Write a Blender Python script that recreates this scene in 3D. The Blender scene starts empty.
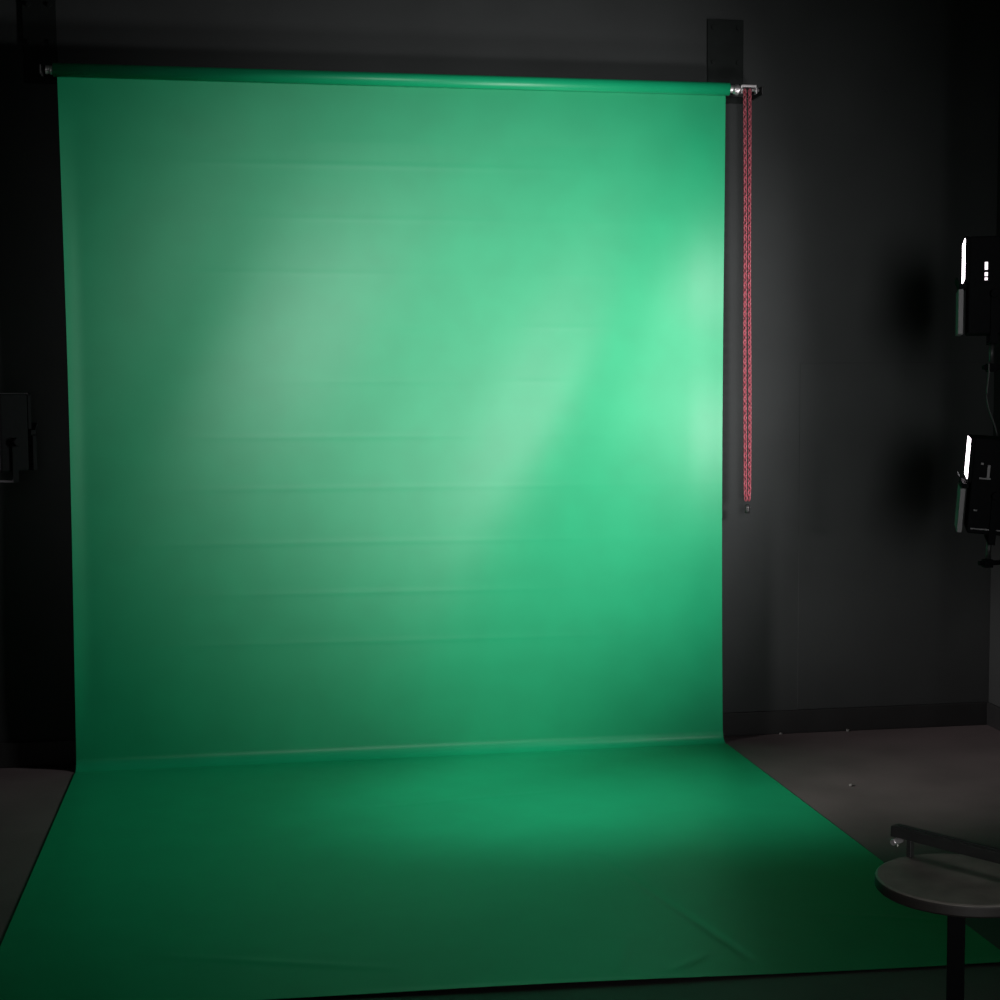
import bpy, bmesh, math, random
from mathutils import Vector, Matrix
random.seed(3)
PI = math.pi
scene = bpy.context.scene
C = scene.collection

# ------------------------------------------------------------------ camera
cam_data = bpy.data.cameras.new('camera')
cam = bpy.data.objects.new('camera', cam_data); C.objects.link(cam)
cam_data.sensor_width = 36; cam_data.sensor_fit = 'HORIZONTAL'
cam_data.lens = 36 * 1578.63 / 1000
cam_data.clip_start = 0.02
cr = Vector((0.9872, -0.15938, -0.00658)); cu = Vector((0.0188, 0.07531, 0.99698)); cf = Vector((0.1584, 0.98434, -0.07734))
cam.matrix_world = Matrix((
    (cr.x, cu.x, -cf.x, -0.65693), (cr.y, cu.y, -cf.y, -6.60962),
    (cr.z, cu.z, -cf.z, 1.5799), (0, 0, 0, 1)))
scene.camera = cam

# ------------------------------------------------------------------ view, world, lamp settings
scene.view_settings.view_transform = 'Standard'
scene.view_settings.look = 'None'
scene.view_settings.gamma = 1
scene.view_settings.use_curve_mapping = False
scene.view_settings.exposure = 0.0
world = bpy.data.worlds.new('world'); scene.world = world
world.use_nodes = True
world.node_tree.nodes['Background'].inputs[0].default_value = (0.6, 0.65, 0.7, 1)
world.node_tree.nodes['Background'].inputs[1].default_value = 0.002
RIGHT_UPPER_POWER = 10.0      # watts of the lamp heads on the right pole
RIGHT_LOWER_POWER = 15.0
HEAD_SPREAD = 125
LAMP_COLOUR = (1.0, 0.96, 0.97)

def lamp(name, loc, direction, sx, sz, power, colour, spread):
    d = bpy.data.lights.new(name, 'AREA'); d.shape = 'RECTANGLE'
    d.size = sx; d.size_y = sz; d.energy = power; d.color = colour; d.spread = spread
    o = bpy.data.objects.new(name, d); C.objects.link(o)
    o.location = loc; o.rotation_euler = Vector(direction).to_track_quat('-Z', 'Y').to_euler()
    return o

def spot(name, loc, target, power, colour, angle, blend, radius):
    d = bpy.data.lights.new(name, 'SPOT'); d.energy = power; d.color = colour
    d.spot_size = math.radians(angle); d.spot_blend = blend; d.shadow_soft_size = radius
    o = bpy.data.objects.new(name, d); C.objects.link(o)
    o.location = loc; o.rotation_euler = (Vector(target) - Vector(loc)).to_track_quat('-Z', 'Y').to_euler()
    return o
# unseen spots added for brightness: two by the viewer, one far left, one overhead
spot('added_front_spot', (.10, -7.4, 1.75), (.64, 0, 1.62), 1120, (1.0, 0.985, 0.985), 32, 1.0, .85)
spot('added_front_spot', (-.1, -7.5, 2.0), (.35, 0, 1.80), 260, (1.0, 0.985, 0.985), 22, 1.0, .4)
spot('added_side_spot', (-3.2, -2.0, 2.3), (1.6, -.5, 0), 900, (1.0, 0.90, 0.91), 28, 1.0, .25)  # added to brighten the floor right of the backdrop
spot('added_top_spot', (1.1, -4.6, 3.4), (1.0, -4.1, 0), 38, (1.0, 0.97, 0.96), 54, 1.0, .5)  # added to lift the stool top and front floor

# ------------------------------------------------------------------ materials
def mat(name, col, rough=0.6, metal=0.0, spec=0.5, noise=None, bump=None, var=0.15, coat=0.0):
    m = bpy.data.materials.new(name); m.use_nodes = True
    nt = m.node_tree; b = nt.nodes['Principled BSDF']
    b.inputs['Base Color'].default_value = (*col, 1)
    b.inputs['Roughness'].default_value = rough
    b.inputs['Metallic'].default_value = metal
    b.inputs['Specular IOR Level'].default_value = spec
    if coat: b.inputs['Coat Weight'].default_value = coat
    tc = nt.nodes.new('ShaderNodeTexCoord')
    if noise:
        n = nt.nodes.new('ShaderNodeTexNoise'); n.inputs['Scale'].default_value = noise
        n.inputs['Detail'].default_value = 6
        r = nt.nodes.new('ShaderNodeValToRGB')
        r.color_ramp.elements[0].position = 0.3; r.color_ramp.elements[1].position = 0.7
        r.color_ramp.elements[0].color = (*[c * (1 - var) for c in col], 1)
        r.color_ramp.elements[1].color = (*[min(1, c * (1 + var)) for c in col], 1)
        nt.links.new(tc.outputs['Object'], n.inputs['Vector'])
        nt.links.new(n.outputs['Fac'], r.inputs['Fac'])
        nt.links.new(r.outputs['Color'], b.inputs['Base Color'])
    if bump:
        n2 = nt.nodes.new('ShaderNodeTexNoise'); n2.inputs['Scale'].default_value = bump[0]
        n2.inputs['Detail'].default_value = 4
        bp = nt.nodes.new('ShaderNodeBump'); bp.inputs['Strength'].default_value = bump[1]
        bp.inputs['Distance'].default_value = bump[2]
        nt.links.new(tc.outputs['Object'], n2.inputs['Vector'])
        nt.links.new(n2.outputs['Fac'], bp.inputs['Height'])
        nt.links.new(bp.outputs['Normal'], b.inputs['Normal'])
    return m

def emis(name, col, strength):
    m = bpy.data.materials.new(name); m.use_nodes = True
    nt = m.node_tree; b = nt.nodes['Principled BSDF']
    b.inputs['Base Color'].default_value = (0.8, 0.8, 0.8, 1)
    b.inputs['Emission Color'].default_value = (*col, 1)
    b.inputs['Emission Strength'].default_value = strength
    return m

M = dict(
    wall=mat('black_wall_paint', (0.033, 0.037, 0.0365), 0.75, noise=2.5, bump=(60, 0.3, 0.002), var=0.12, spec=0.3),  # faint green bounce from the backdrop put into the wall colour
    base=mat('black_baseboard_paint', (0.022, 0.023, 0.023), 0.32, noise=8, var=0.1),
    floor=mat('dark_floor', (0.125, 0.104, 0.104), 0.6, noise=3.0, bump=(90, 0.3, 0.002), var=0.16, spec=0.3),
    ceiling=mat('black_ceiling_paint', (0.02, 0.02, 0.02), 0.8, noise=4),
    green=mat('green_backdrop_vinyl', (0.006, 0.385, 0.163), 0.40, noise=6, var=0.05, bump=(350, 0.12, 0.0006), spec=0.46),
    chrome=mat('chrome', (0.8, 0.78, 0.78), 0.18, 1.0),
    alu=mat('brushed_aluminium', (0.85, 0.82, 0.83), 0.42, 0.85, noise=60, var=.05),
    black_metal=mat('black_powder_coated_metal', (0.02, 0.021, 0.021), 0.5, noise=40),
    plate=mat('dark_green_black_plate', (0.008, 0.011, 0.010), 0.7, noise=30, spec=.2),
    rail=mat('black_anodised_aluminium', (0.022, 0.023, 0.022), 0.4, noise=50),
    body=mat('black_lamp_housing', (0.004, 0.0045, 0.005), 0.8, noise=60, spec=0.06),
    grey=mat('grey_lamp_door', (0.10, 0.10, 0.103), 0.5, noise=40),
    chain=mat('red_plastic_chain', (0.42, 0.085, 0.115), 0.35, noise=30, var=0.1),
    rubber=mat('black_rubber', (0.015, 0.015, 0.015), 0.8, noise=50),
    wood=mat('dark_wood_seat', (0.12, 0.112, 0.098), 0.55, noise=14, var=0.3),
    wood_shaded=mat('shaded_wood_edge', (0.016, 0.014, 0.012), 0.6, noise=20, var=0.2),  # same wood as the seat, darkened to put shade on the rim
    core=mat('cardboard_core', (0.25, 0.2, 0.15), 0.8, noise=20),
    chip=mat('pale_debris', (0.16, 0.16, 0.15), 0.8, noise=20),
    panel=emis('lamp_diffuser_glow', (1.0, 0.86, 0.93), 6.0),
    side_marks=emis('side_mark_glow', (1.0, 0.85, 0.92), 1.6),
)

# ------------------------------------------------------------------ helpers
def tag(o, label=None, cat=None, group=None, kind=None):
    if label: o['label'] = label
    if cat: o['category'] = cat
    if group: o['group'] = group
    if kind: o['kind'] = kind
    return o

def obj(name, bm, m, parent=None, smooth=False, loc=None, bevel=0):
    me = bpy.data.meshes.new(name)
    bmesh.ops.recalc_face_normals(bm, faces=bm.faces)
    bm.to_mesh(me); bm.free()
    me.materials.append(m)
    if smooth:
        for p in me.polygons: p.use_smooth = True
    o = bpy.data.objects.new(name, me); C.objects.link(o)
    if loc: o.location = loc
    if parent: o.parent = parent
    if bevel:
        b = o.modifiers.new('bevel', 'BEVEL'); b.width = bevel; b.segments = 3; b.limit_method = 'ANGLE'
    return o

def empty(name, loc, rot=(0, 0, 0)):
    o = bpy.data.objects.new(name, None); C.objects.link(o)
    o.location = loc; o.rotation_euler = rot; o.empty_display_size = 0.1
    return o

def box(bm, lo, hi, mtx=None):
    vs = [bm.verts.new((x, y, z)) for x in (lo[0], hi[0]) for y in (lo[1], hi[1]) for z in (lo[2], hi[2])]
    for f in ((0, 1, 3, 2), (4, 6, 7, 5), (0, 4, 5, 1), (2, 3, 7, 6), (0, 2, 6, 4), (1, 5, 7, 3)):
        bm.faces.new([vs[i] for i in f])
    if mtx is not None: bmesh.ops.transform(bm, matrix=mtx, verts=vs)
    return bm

def tube(bm, a, b, r, seg=20, r2=None):
    a = Vector(a); b = Vector(b); d = b - a
    q = d.to_track_quat('Z', 'Y').to_matrix().to_4x4()
    m = Matrix.Translation((a + b) / 2) @ q
    bmesh.ops.create_cone(bm, cap_ends=True, segments=seg, radius1=r, radius2=r if r2 is None else r2, depth=d.length, matrix=m)
    return bm

def lathe(bm, prof, seg=64, mtx=None):
    rings = []
    new = []
    for r, z in prof:
        if r < 1e-6:
            v = bm.verts.new((0, 0, z)); rings.append([v]); new.append(v)
        else:
            rg = [bm.verts.new((r * math.cos(2 * PI * i / seg), r * math.sin(2 * PI * i / seg), z)) for i in range(seg)]
            rings.append(rg); new += rg
    for A, B in zip(rings, rings[1:]):
        for i in range(seg):
            j = (i + 1) % seg
            if len(A) == 1 and len(B) == 1: continue
            if len(A) == 1: bm.faces.new((A[0], B[i], B[j]))
            elif len(B) == 1: bm.faces.new((A[i], A[j], B[0]))
            else: bm.faces.new((A[i], A[j], B[j], B[i]))
    if mtx is not None: bmesh.ops.transform(bm, matrix=mtx, verts=new)
    return bm

def path_tube(bm, pts, r, seg=8):
    pts = [Vector(p) for p in pts]; rings = []
    for i, p in enumerate(pts):
        d = (pts[min(i + 1, len(pts) - 1)] - pts[max(i - 1, 0)]).normalized()
        q = d.to_track_quat('Z', 'Y')
        rings.append([bm.verts.new(p + q @ Vector((r * math.cos(2 * PI * k / seg), r * math.sin(2 * PI * k / seg), 0))) for k in range(seg)])
    for A, B in zip(rings, rings[1:]):
        for k in range(seg): bm.faces.new((A[k], A[(k + 1) % seg], B[(k + 1) % seg], B[k]))
    bm.faces.new(rings[0]); bm.faces.new(rings[-1][::-1])
    return bm

def NB(): return bmesh.new()

# ------------------------------------------------------------------ the room
XL, XR, YF, H = -3.6, 2.638, -8.4, 3.5
def struct(name, bm, m, **k):
    o = obj(name, bm, m, **k); o['kind'] = 'structure'; return o
struct('floor', box(NB(), (XL - .1, YF - .1, -.1), (XR + .1, .1, 0)), M['floor'])
struct('ceiling', box(NB(), (XL - .1, YF - .1, H), (XR + .1, .1, H + .1)), M['ceiling'])
wb = struct('wall_back', box(NB(), (XL - .1, 0, 0), (XR + .1, .1, H)), M['wall'])
struct('wall_right', box(NB(), (XR, YF, 0), (XR + .1, 0, H)), M['wall'])
struct('wall_left', box(NB(), (XL - .1, YF, 0), (XL, 0, H)), M['wall'])
struct('wall_front', box(NB(), (XL - .1, YF - .1, 0), (XR + .1, YF, H)), M['wall'])
obj('lining_panel', box(NB(), (1.735, -.003, .104), (XR, 0.0, 1.634)), M['wall'], wb, bevel=.0015)
struct('baseboard_back', box(NB(), (XL, -.014, 0), (XR, 0, .104)), M['base'], bevel=.004)
struct('baseboard_right', box(NB(), (XR - .014, YF, 0), (XR, -.014, .104)), M['base'], bevel=.004)
struct('baseboard_left', box(NB(), (XL, YF, 0), (XL + .014, -.014, .104)), M['base'], bevel=.004)

# ------------------------------------------------------------------ green backdrop
W = 1.36
YS = -0.108
ZL, ZR = 2.790, 2.776      # roll axis height at left and right end
RR = 0.0265
def zroll(x): return ZL + (ZR - ZL) * (x + 1.38) / 2.76
def gauss(t, s): return math.exp(-(t / s) ** 2)
backdrop = empty('green_backdrop', (0, YS, 0))
tag(backdrop, 'wide vinyl green screen backdrop hanging from a roller and sweeping onto the floor', 'backdrop')
RB = 0.05
NX = 200
rows = []                   # (section, parameter)
NZ = 420
for i in range(NZ + 1): rows.append(('h', i / NZ))
for i in range(1, 13): rows.append(('b', i / 12))
NF = 200
for i in range(1, NF + 1): rows.append(('f', i / NF))
# faint ridges pressed in by the turns of the roll, heights in metres
dents = [2.44, 2.225, 2.005, 1.79, 1.565, 1.34, 1.13, .905, .695, .49]
rd = [(z, random.uniform(-.2, .25), random.uniform(.7, 1.1), random.uniform(.00022, .0004)) for z in dents]
def seg_dist(px, py, ax, ay, bx, by):
    dx, dy = bx - ax, by - ay; L2 = dx * dx + dy * dy
    t = max(0, min(1, ((px - ax) * dx + (py - ay) * dy) / L2))
    return math.hypot(px - ax - t * dx, py - ay - t * dy), t
creases = [((.466, -1.621), (.67, -2.60), -.0036, .011), ((.295, -2.62), (.383, -2.373), .003, .012),
           ((.443, -2.64), (.559, -2.546), .003, .012), ((-.9, -2.3), (-.3, -2.5), .002, .02),
           ((-.2, -.9), (.5, -.8), .0015, .02), ((1.0, -2.3), (1.32, -2.42), .003, .012)]
bm = NB(); grid = []
for kind, t in rows:
    line = []
    for j in range(NX + 1):
        u = -1 + 2 * j / NX
        zt = zroll(u * W)
        if kind == 'h':
            z = zt + (RB - zt) * t
            hang = math.sin(PI * min(1, max(0, z / 2.75)))
            x = u * (W - .009 * hang * abs(u) ** 4)
            y = YS
            env = min(1, (zt - z) / .25) * min(1, (z - RB) / .35)
            # broad diagonal buckles
            xd = x - .50 * (z - 1.60)
            amp = env * gauss(z - 1.65, .80)
            y += amp * .017 * math.tanh((xd + .12) / .33)
            y -= amp * .022 * math.tanh((xd - .60) / .18)
            y += amp * .008 * math.tanh((xd - 1.00) / .20)
            y -= amp * .010 * math.tanh((xd + .95) / .20)
            d, tt = seg_dist(x, z, .222, .228, .314, .062)
            if d < .03: y -= .0011 * gauss(d, .009) * math.sin(PI * (.1 + .8 * tt))
            # curled edges
            e = max(0, (-x - (W - .075)) / .065)
            y -= min(1, (zt - z) / .7) * min(1, (z - RB) / .35) * .007 * e * e
            e = min(1, max(0, (x - 1.19) / .13))
            y += env * .0022 * e * e * (3 - 2 * e)
            for (zd, xc, ww, a) in rd:
                dz = z - zd + .006 * x
                if abs(dz) < .08:
                    y -= a * gauss(dz, .011) * gauss(x - xc, ww)
        elif kind == 'b':
            a = t * PI / 2
            x = u * W; y = YS - RB * (1 - math.cos(a)); z = RB - (RB - .0012) * math.sin(a)
        else:
            yend = -(2.6228 + (2.7501 - 2.6228) * (u + 1) / 2)
            x = u * W; y = YS - RB + (yend - (YS - RB)) * t
            z = .0046
            side = min(1, (1 - abs(u)) / .06)
            for (a, b, h, w) in creases:
                d, tt = seg_dist(x, y, *a, *b)
                if d < w * 3: z += h * gauss(d, w) * math.sin(PI * min(1, .15 + tt * .7))
            z += .0009 * side * (1 + math.sin(3.1 * x + 2.3 * y) * math.sin(5.3 * y - 1.7 * x)) * min(1, t * 6)
            z += .006 * max(0, t - .985) / .015 * (.5 + .5 * math.sin(4 * x + 1))
        line.append(bm.verts.new((x, y - YS, z)))
    grid.append(line)
for A, B in zip(grid, grid[1:]):
    for j in range(NX): bm.faces.new((A[j], B[j], B[j + 1], A[j + 1]))
sheet = obj('sheet', bm, M['green'], backdrop, smooth=True)
so = sheet.modifiers.new('thickness', 'SOLIDIFY'); so.thickness = .0008; so.offset = 0
es = sheet.modifiers.new('edges', 'EDGE_SPLIT'); es.split_angle = math.radians(50)
# roll of material above the sheet, wound on a tube
bm = NB()
yr = YS - RR
for k in range(1):
    tube(bm, (-1.372, 0, ZL), (1.366, 0, ZR), RR, 48)
roll = obj('roll', bm, M['green'], backdrop, smooth=False, loc=(0, -RR, 0))
for p in roll.data.polygons: p.use_smooth = len(p.vertices) == 4
bm = NB(); tube(bm, (-1.40, 0, ZL), (1.41, 0, ZR), .016, 24)
core = obj('core_tube', bm, M['alu'], backdrop, loc=(0, -RR, 0)); tag(core, 'chrome tube inside the roll')
for xx, zz, r in ((-1.379, ZL, .017), (1.391, ZR, .019)):
    bm = NB()
    bmesh.ops.create_uvsphere(bm, u_segments=20, v_segments=12, radius=r, matrix=Matrix.Diagonal((.75, 1, 1, 1)))
    e = obj('end_cap', bm, M['alu'], backdrop, smooth=True, loc=(xx, -RR - .004, zz - .003)); tag(e, 'bright chrome end cap')

# ------------------------------------------------------------------ wall brackets
def bracket(name, x0, x1, z0, z1, xarm, zr, label):
    t = empty(name, ((x0 + x1) / 2, 0, z0)); tag(t, label, 'bracket', 'brackets holding the roller')
    ox, oz = (x0 + x1) / 2, z0
    w = (x1 - x0) / 2
    obj('plate', box(NB(), (-w, -.009, 0), (w, 0, z1 - z0)), M['plate'], t, bevel=.002)
    for sx in (-1, 1):
        for zz in (z1 - .035, z1 - .18, z0 + .03):
            bm = NB(); tube(bm, (0, 0, 0), (0, -.007, 0), .009, 6)
            obj('bolt', bm, M['plate'], t, loc=(sx * (w - .025), -.009, zz - oz))
    bm = NB()
    xa = xarm - ox; s = 1 if xarm > ox else -1
    box(bm, (min(0, xa) - .003, -.032, zr - oz - .005), (max(0, xa) + .003, -.009, zr - oz + .02))
    obj('cross_bar', bm, M['black_metal'], t, bevel=.002)
    bm = NB()
    box(bm, (xa - .004, yr - .022, zr - oz - .018), (xa + .004, -.012, zr - oz + .018))
    obj('hook_arm', bm, M['black_metal'], t, bevel=.003)
    return t
bR = bracket('wall_bracket', 1.31, 1.469, 2.74, 3.089, 1.506, 2.770, 'black bolted wall plate above the right end of the roller')
bL = bracket('wall_bracket', -1.50, -1.368, 2.76, 3.10, -1.420, 2.79, 'dark wall plate in the shadows at the left end of the roller')
# roller drive on the right: clutch disc, frame, sprocket
drive = empty('roller_drive', (1.402, yr, 2.774)); tag(drive, 'chrome chain drive at the right end of the backdrop roller', 'roller drive')
bm = NB(); tube(bm, (-.008, 0, 0), (.004, 0, 0), .022, 28); obj('clutch_disc', bm, M['alu'], drive, bevel=.002)
bm = NB(); tube(bm, (-.012, 0, 0), (.094, 0, 0), .006, 16); obj('axle', bm, M['alu'], drive, smooth=True)
bm = NB()
box(bm, (.014, -.014, .010), (.080, .014, .020)); box(bm, (.014, -.014, -.016), (.019, .014, .0105))
box(bm, (.074, -.014, -.016), (.080, .014, .0105), Matrix.Translation((.003, 0, 0)) @ Matrix.Rotation(-.0, 4, 'Y'))
obj('frame', bm, M['alu'], drive, bevel=.0015)
bm = NB(); tube(bm, (.036, 0, -.004), (.060, 0, -.004), .013, 16); obj('sprocket', bm, M['black_metal'], drive)

# ------------------------------------------------------------------ red pull chain
chain = empty('pull_chain', (1.446, yr - .015, 1.0)); tag(chain, 'red plastic pull chain hanging in a loop beside the green backdrop', 'chain')
def link_mesh():
    bm = NB(); seg, n = 6, 10; hl, hw, r = .0140, .0066, .0030
    rings = []
    for i in range(n):
        a = 2 * PI * i / n
        c = Vector((hw * math.cos(a), 0, hl * math.sin(a))); out = Vector((math.cos(a), 0, math.sin(a)))
        rings.append([bm.verts.new(c + out * r * math.cos(2 * PI * k / seg) + Vector((0, r * math.sin(2 * PI * k / seg), 0))) for k in range(seg)])
    for i in range(n):
        A, B = rings[i], rings[(i + 1) % n]
        for k in range(seg): bm.faces.new((A[k], A[(k + 1) % seg], B[(k + 1) % seg], B[k]))
    me = bpy.data.meshes.new('link'); bm.to_mesh(me); bm.free(); return me
lm = link_mesh()
for s in (-1, 1):
    bm = NB(); z = 2.762; i = 0
    while z > 1.042:
        k = (2.762 - z) / 1.72
        xx = s * .0100 + (k * .010 - .005) + (.0012 * math.sin(9 * k + s))
        if k > .97: xx -= s * (k - .97) * .12
        before = len(bm.verts)
        bm.from_mesh(lm); bm.verts.ensure_lookup_table()
        bmesh.ops.transform(bm, matrix=Matrix.Translation((xx, 0, z - 1.0)) @ Matrix.Rotation((PI / 2 if i % 2 else 0) + .5, 4, 'Z'), verts=bm.verts[before:])
        z -= .0200; i += 1
    o = obj('chain_strand', bm, M['chain'], chain, smooth=True); o['kind'] = 'stuff'
bm = NB(); lathe(bm, [(0, .042), (.006, .04), (.010, .032), (.0115, .015), (.011, .002), (0, 0)], 20)
lower = obj('chain_weight', bm, M['black_metal'], chain, smooth=True, loc=(.006, 0, -.006)); tag(lower, 'dark weight with a metal eye at the loop end')
bm = NB(); tube(bm, (-.009, -.011, .026), (.009, -.011, .026), .003, 10); obj('weight_pin', bm, M['chrome'], lower)

# ------------------------------------------------------------------ lamp heads (local +Y is the lit face)
def head(name, loc, az, tilt, w, h, depth, power, label, cat='light', lit=True, gain=1.0, details=0):
    t = empty(name, loc, (tilt, 0, -az)); tag(t, label, cat)
    hh = h / 2
    obj('housing', box(NB(), (-w / 2, -depth, -hh), (w / 2, -.018, hh)), M['body'], t, bevel=.008)
    for k in range(7):                                   # cooling fins on the back
        zz = -hh + h * (k + 1) / 8
        obj('cooling_fin', box(NB(), (-w / 2 + .02, -depth - .012, zz - .004), (w / 2 - .02, -depth + .001, zz + .004)), M['body'], t)
    # frame of the lit upper window
    bm = NB(); z0 = .02
    box(bm, (-w / 2, -.019, z0), (-w / 2 + .012, -.006, hh)); box(bm, (w / 2 - .012, -.019, z0), (w / 2, -.006, hh))
    box(bm, (-w / 2, -.019, hh - .008), (w / 2, -.006, hh)); box(bm, (-w / 2, -.019, z0 - .01), (w / 2, -.006, z0))
    obj('bezel', bm, M['body'], t)
    d = obj('diffuser', box(NB(), (-w / 2 + .006, -.012, z0 + .002), (w / 2 - .006, -.004, hh - .006)), M['panel'] if lit else M['body'], t)
    if lit: tag(d, 'glowing white window')
    # grey door folded over the lower half
    g = obj('front_door', box(NB(), (-w / 2, -.003, -hh), (w / 2, .015, -.012)), M['grey'] if lit else M['body'], t, bevel=.002)
    if lit: tag(g, 'grey panel over the lower half')
    hg = obj('hinge', box(NB(), (-w / 2 - .002, -.012, -.010), (w / 2 + .002, .012, .006)), M['body'], t, bevel=.002)
    # narrow flap standing off the hinge
    bm = NB(); box(bm, (-w / 2, 0, 0), (w / 2, .030, .003))
    bmesh.ops.transform(bm, matrix=Matrix.Translation((0, .010, 0)) @ Matrix.Rotation(math.radians(66), 4, 'X'), verts=bm.verts)
    obj('flap', bm, M['body'], t)
    # yoke knobs on the sides
    for s in (-1, 1):
        kb = NB(); tube(kb, (s * w / 2, 0, 0), (s * (w / 2 + .022), 0, 0), .014, 20)
        obj('yoke_knob', kb, M['body'], t, loc=(0, -depth * .62, -.03), bevel=.002)
        yk = NB(); box(yk, (s * (w / 2 + .006) - .002, -depth * .62 - .012, -hh - .03), (s * (w / 2 + .006) + .002, -depth * .62 + .012, -.03))
        obj('yoke_arm', yk, M['body'], t)
    obj('yoke_bar', box(NB(), (-w / 2 - .008, -depth * .62 - .012, -hh - .034), (w / 2 + .008, -depth * .62 + .012, -hh - .028)), M['body'], t)
    st = NB(); tube(st, (0, -depth * .62, -hh - .10), (0, -depth * .62, -hh - .03), .009, 16)
    obj('spigot', st, M['black_metal'], t, smooth=True)
    if not lit: return t
    L = lamp('lamp', (0, .0, (hh + z0) / 2), (0, 1, 0), w - .03, hh - .03, power, LAMP_COLOUR, math.radians(HEAD_SPREAD))
    L.parent = t
    return t
AZ = math.radians(-66.2)
up = head('studio_light', (1.862, -1.30, 1.887), AZ, 0, .30, .335, .17, RIGHT_UPPER_POWER,
          'upper of the two black lamp heads at the right edge, with glowing white marks')
lo = head('studio_light', (1.882, -1.30, 1.195), AZ, math.radians(4), .30, .335, .17, RIGHT_LOWER_POWER,
          'lower of the two black lamp heads at the right edge, tilted slightly back')
lf = head('studio_light', (-1.43, -1.25, 1.415), math.radians(38), 0, .24, .25, .14, 0,
          'black lamp head at the left edge of the photo, beside the backdrop', lit=False)
# emissive white marks on the near side of the upper head (local -X faces the viewer when az<0)
def side(tz, y0, y1, z0, z1, m, name, parent, w=.30, th=.003, lab=None):
    o = obj(name, box(NB(), (-w / 2 - th, y0, z0), (-w / 2 + .001, y1, z1)), m, parent)
    if lab: tag(o, lab)
    return o
mark_base = side(0, -.088, -.064, .012, .085, M['body'], 'side_marks', up, th=.003)
for (z0, z1) in ((.052, .078), (.030, .043), (.016, .025)):
    sg = obj('bright_mark', box(NB(), (-.155, -.081, z0), (-.1525, -.071, z1)), M['side_marks'], mark_base); tag(sg, 'glowing white mark')
side(0, -.078, -.069, .03, .075, M['grey'], 'handle', lo, th=.012, lab='small grey lever')
side(0, -.083, -.045, .025, .03, M['grey'], 'latch', lo, th=.006)
side(0, -.055, -.047, .075, .082, M['grey'], 'screw', lo, th=.004)
side(0, -.047, -.036, -.088, -.083, M['grey'], 'screw', lo, th=.004)
side(0, -.15, -.03, -.152, -.148, M['grey'], 'trim_strip', lo, th=.003)

# poles carrying the heads
def pole(x, y, label):
    t = empty('support_pole', (x, y, 0)); tag(t, label, 'pole', 'floor to ceiling lamp poles')
    bm = NB(); tube(bm, (0, 0, .03), (0, 0, H - .03), .018, 24); obj('tube', bm, M['black_metal'], t, smooth=True)
    for z0, z1 in ((0, .03), (H - .03, H)):
        bm = NB(); tube(bm, (0, 0, z0), (0, 0, z1), .04, 24); obj('rubber_foot', bm, M['rubber'], t)
    return t
def clamp_for(headobj, px, py, label, depth, hh):
    # short arm from the spigot to the pole
    R = Matrix.Rotation(headobj.rotation_euler.z, 4, 'Z') @ Matrix.Rotation(headobj.rotation_euler.x, 4, 'X')
    s = Vector(headobj.location) + (R @ Vector((0, -depth * .62, -hh - .115)))
    t = empty('pole_clamp', s); tag(t, label, 'clamp', 'clamps on the lamp poles')
    bm = NB(); box(bm, (-.016, -.016, -.016), (.016, .016, .0135)); obj('socket', bm, M['body'], t, bevel=.003)
    d = Vector((px - s.x, py - s.y, 0)); n = d.normalized()
    bm = NB(); tube(bm, n * .014, d - n * .046, .009, 14); obj('arm', bm, M['body'], t)
    bm = NB(); q = d - n * .034; box(bm, (-.014, -.026, -.02), (.014, .026, .02), Matrix.Translation(q) @ Matrix.Rotation(math.atan2(n.y, n.x), 4, 'Z')); obj('jaw', bm, M['body'], t, bevel=.003)
    bm = NB(); tube(bm, -n * .014, -n * .034, .008, 14); obj('knob', bm, M['body'], t)
    return s
PX, PY = 2.13, -1.32
pole(PX, PY, 'black vertical pole just beyond the right edge, carrying two lamp heads')
s1 = clamp_for(up, PX, PY, 'black clamp under the upper lamp head', .17, .1675)
s2 = clamp_for(lo, PX, PY, 'black clamp under the lower lamp head', .17, .1675)
pole(-1.68, -1.52, 'black vertical pole just beyond the left edge, carrying one lamp head')
s3 = clamp_for(lf, -1.68, -1.52, 'black clamp under the lamp head at the left edge', .14, .125)
bm = NB()
a = Vector((s1.x - .02, s1.y - .02, s1.z + .02)); b = Vector((1.975, -1.36, 1.362))
pts = []
for i in range(25):
    k = i / 24; p = a.lerp(b, k); p.x += -.018 * math.sin(PI * k) + .004 * math.sin(9 * k); p.z -= .0
    pts.append(p)
cable = obj('power_cable', path_tube(bm, pts, .0035), M['black_metal'], None, smooth=True)
tag(cable, 'thin dark cable hanging between the two lamp heads on the right', 'cable')

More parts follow.
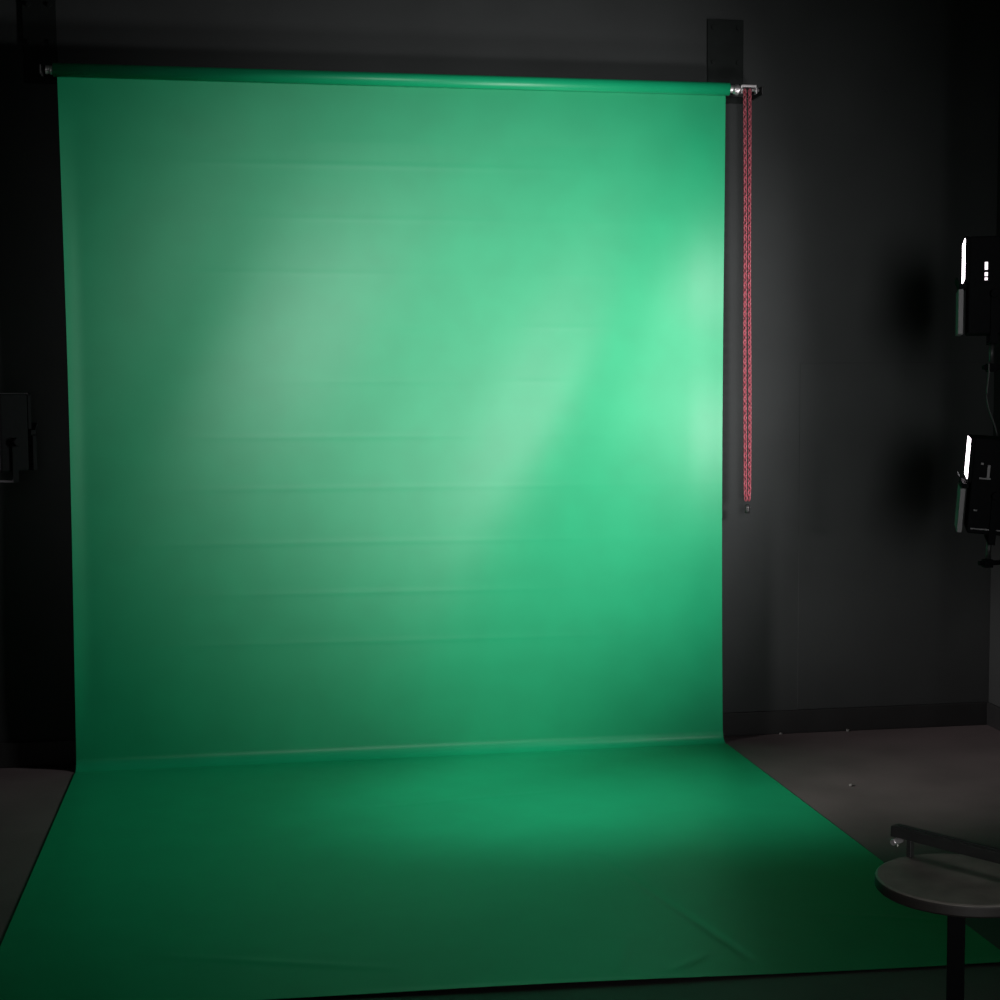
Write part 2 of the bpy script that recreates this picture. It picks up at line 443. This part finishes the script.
# ------------------------------------------------------------------ round stool
SH = .62
stool = empty('round_stool', (.678, -3.833, 0)); tag(stool, 'small round dark wooden stool on a black post in the lower right corner', 'stool')
bm = NB(); R0 = .161; T = .024
lathe(bm, [(0, SH), (R0 - .006, SH), (R0 - .002, SH - .002), (R0 - .0015, SH - .004)], 96)
obj('seat', bm, M['wood'], stool, smooth=False)
bm = NB(); lathe(bm, [(R0 - .0015, SH - .003), (R0, SH - .006), (R0, SH - T + .004), (R0 - .004, SH - T), (0, SH - T)], 96)
e = obj('seat_edge', bm, M['wood_shaded'], stool, smooth=False); tag(e, 'darker rounded edge of the seat')
obj('post', box(NB(), (-.0165, -.0165, .02), (.0165, .0165, SH - T), Matrix.Translation((-.008, 0, 0)) @ Matrix.Rotation(-.447, 4, 'Z')), M['body'], stool, bevel=.002)
bm = NB(); lathe(bm, [(0, 0), (.15, 0), (.15, .006), (.12, .014), (.03, .022), (0, .022)], 64)
obj('base', bm, M['black_metal'], stool, smooth=False)
for o in stool.children:
    if o.name.startswith(('seat', 'base')):
        for p in o.data.polygons: p.use_smooth = False

# ------------------------------------------------------------------ slider rail on the stool
d = Vector((.524, -.852, 0)).normalized()
rail = empty('camera_slider', (.618, -3.657, SH), (0, 0, math.atan2(d.y, d.x)))
tag(rail, 'black slider rail on short feet lying across the round stool', 'slider')
obj('rail', box(NB(), (0, -.014, .036), (.355, .014, .058)), M['rail'], rail, bevel=.002)
obj('rail_groove', box(NB(), (.012, -.0045, .0575), (.343, .0045, .0595)), M['black_metal'], rail)
for xx in (.038, .31):
    obj('foot', box(NB(), (xx - .005, -.006, 0), (xx + .005, .006, .037)), M['rail'], rail, bevel=.001)
bm = NB(); tube(bm, (.008, 0, .015), (.008, 0, .036), .003, 12); p = obj('peg', bm, M['chrome'], rail)
bm = NB(); tube(bm, (.010, -.020, .027), (.010, .010, .027), .0065, 20); k = obj('knob', bm, M['alu'], rail, bevel=.0015); tag(k, 'chrome tightening knob')

# ------------------------------------------------------------------ bits on the floor
for (x, y, z, s, lab) in ((1.652, -.022, .0, .008, 'pale speck of debris at the baseboard nearest the backdrop'),
                          (1.963, -.022, .0, .009, 'pale speck of debris at the baseboard, farther from the backdrop'),
                          (1.624, -.914, .0, .008, 'pale speck of debris on the open floor right of the backdrop')):
    bm = NB(); bmesh.ops.create_icosphere(bm, subdivisions=1, radius=s)
    for v in bm.verts: v.co.z = max(-s * .5, v.co.z * .8); v.co.x *= random.uniform(.7, 1.2)
    o = obj('debris', bm, M['chip'], None, loc=(x, y, s * .5)); tag(o, lab, 'debris', 'specks of debris')
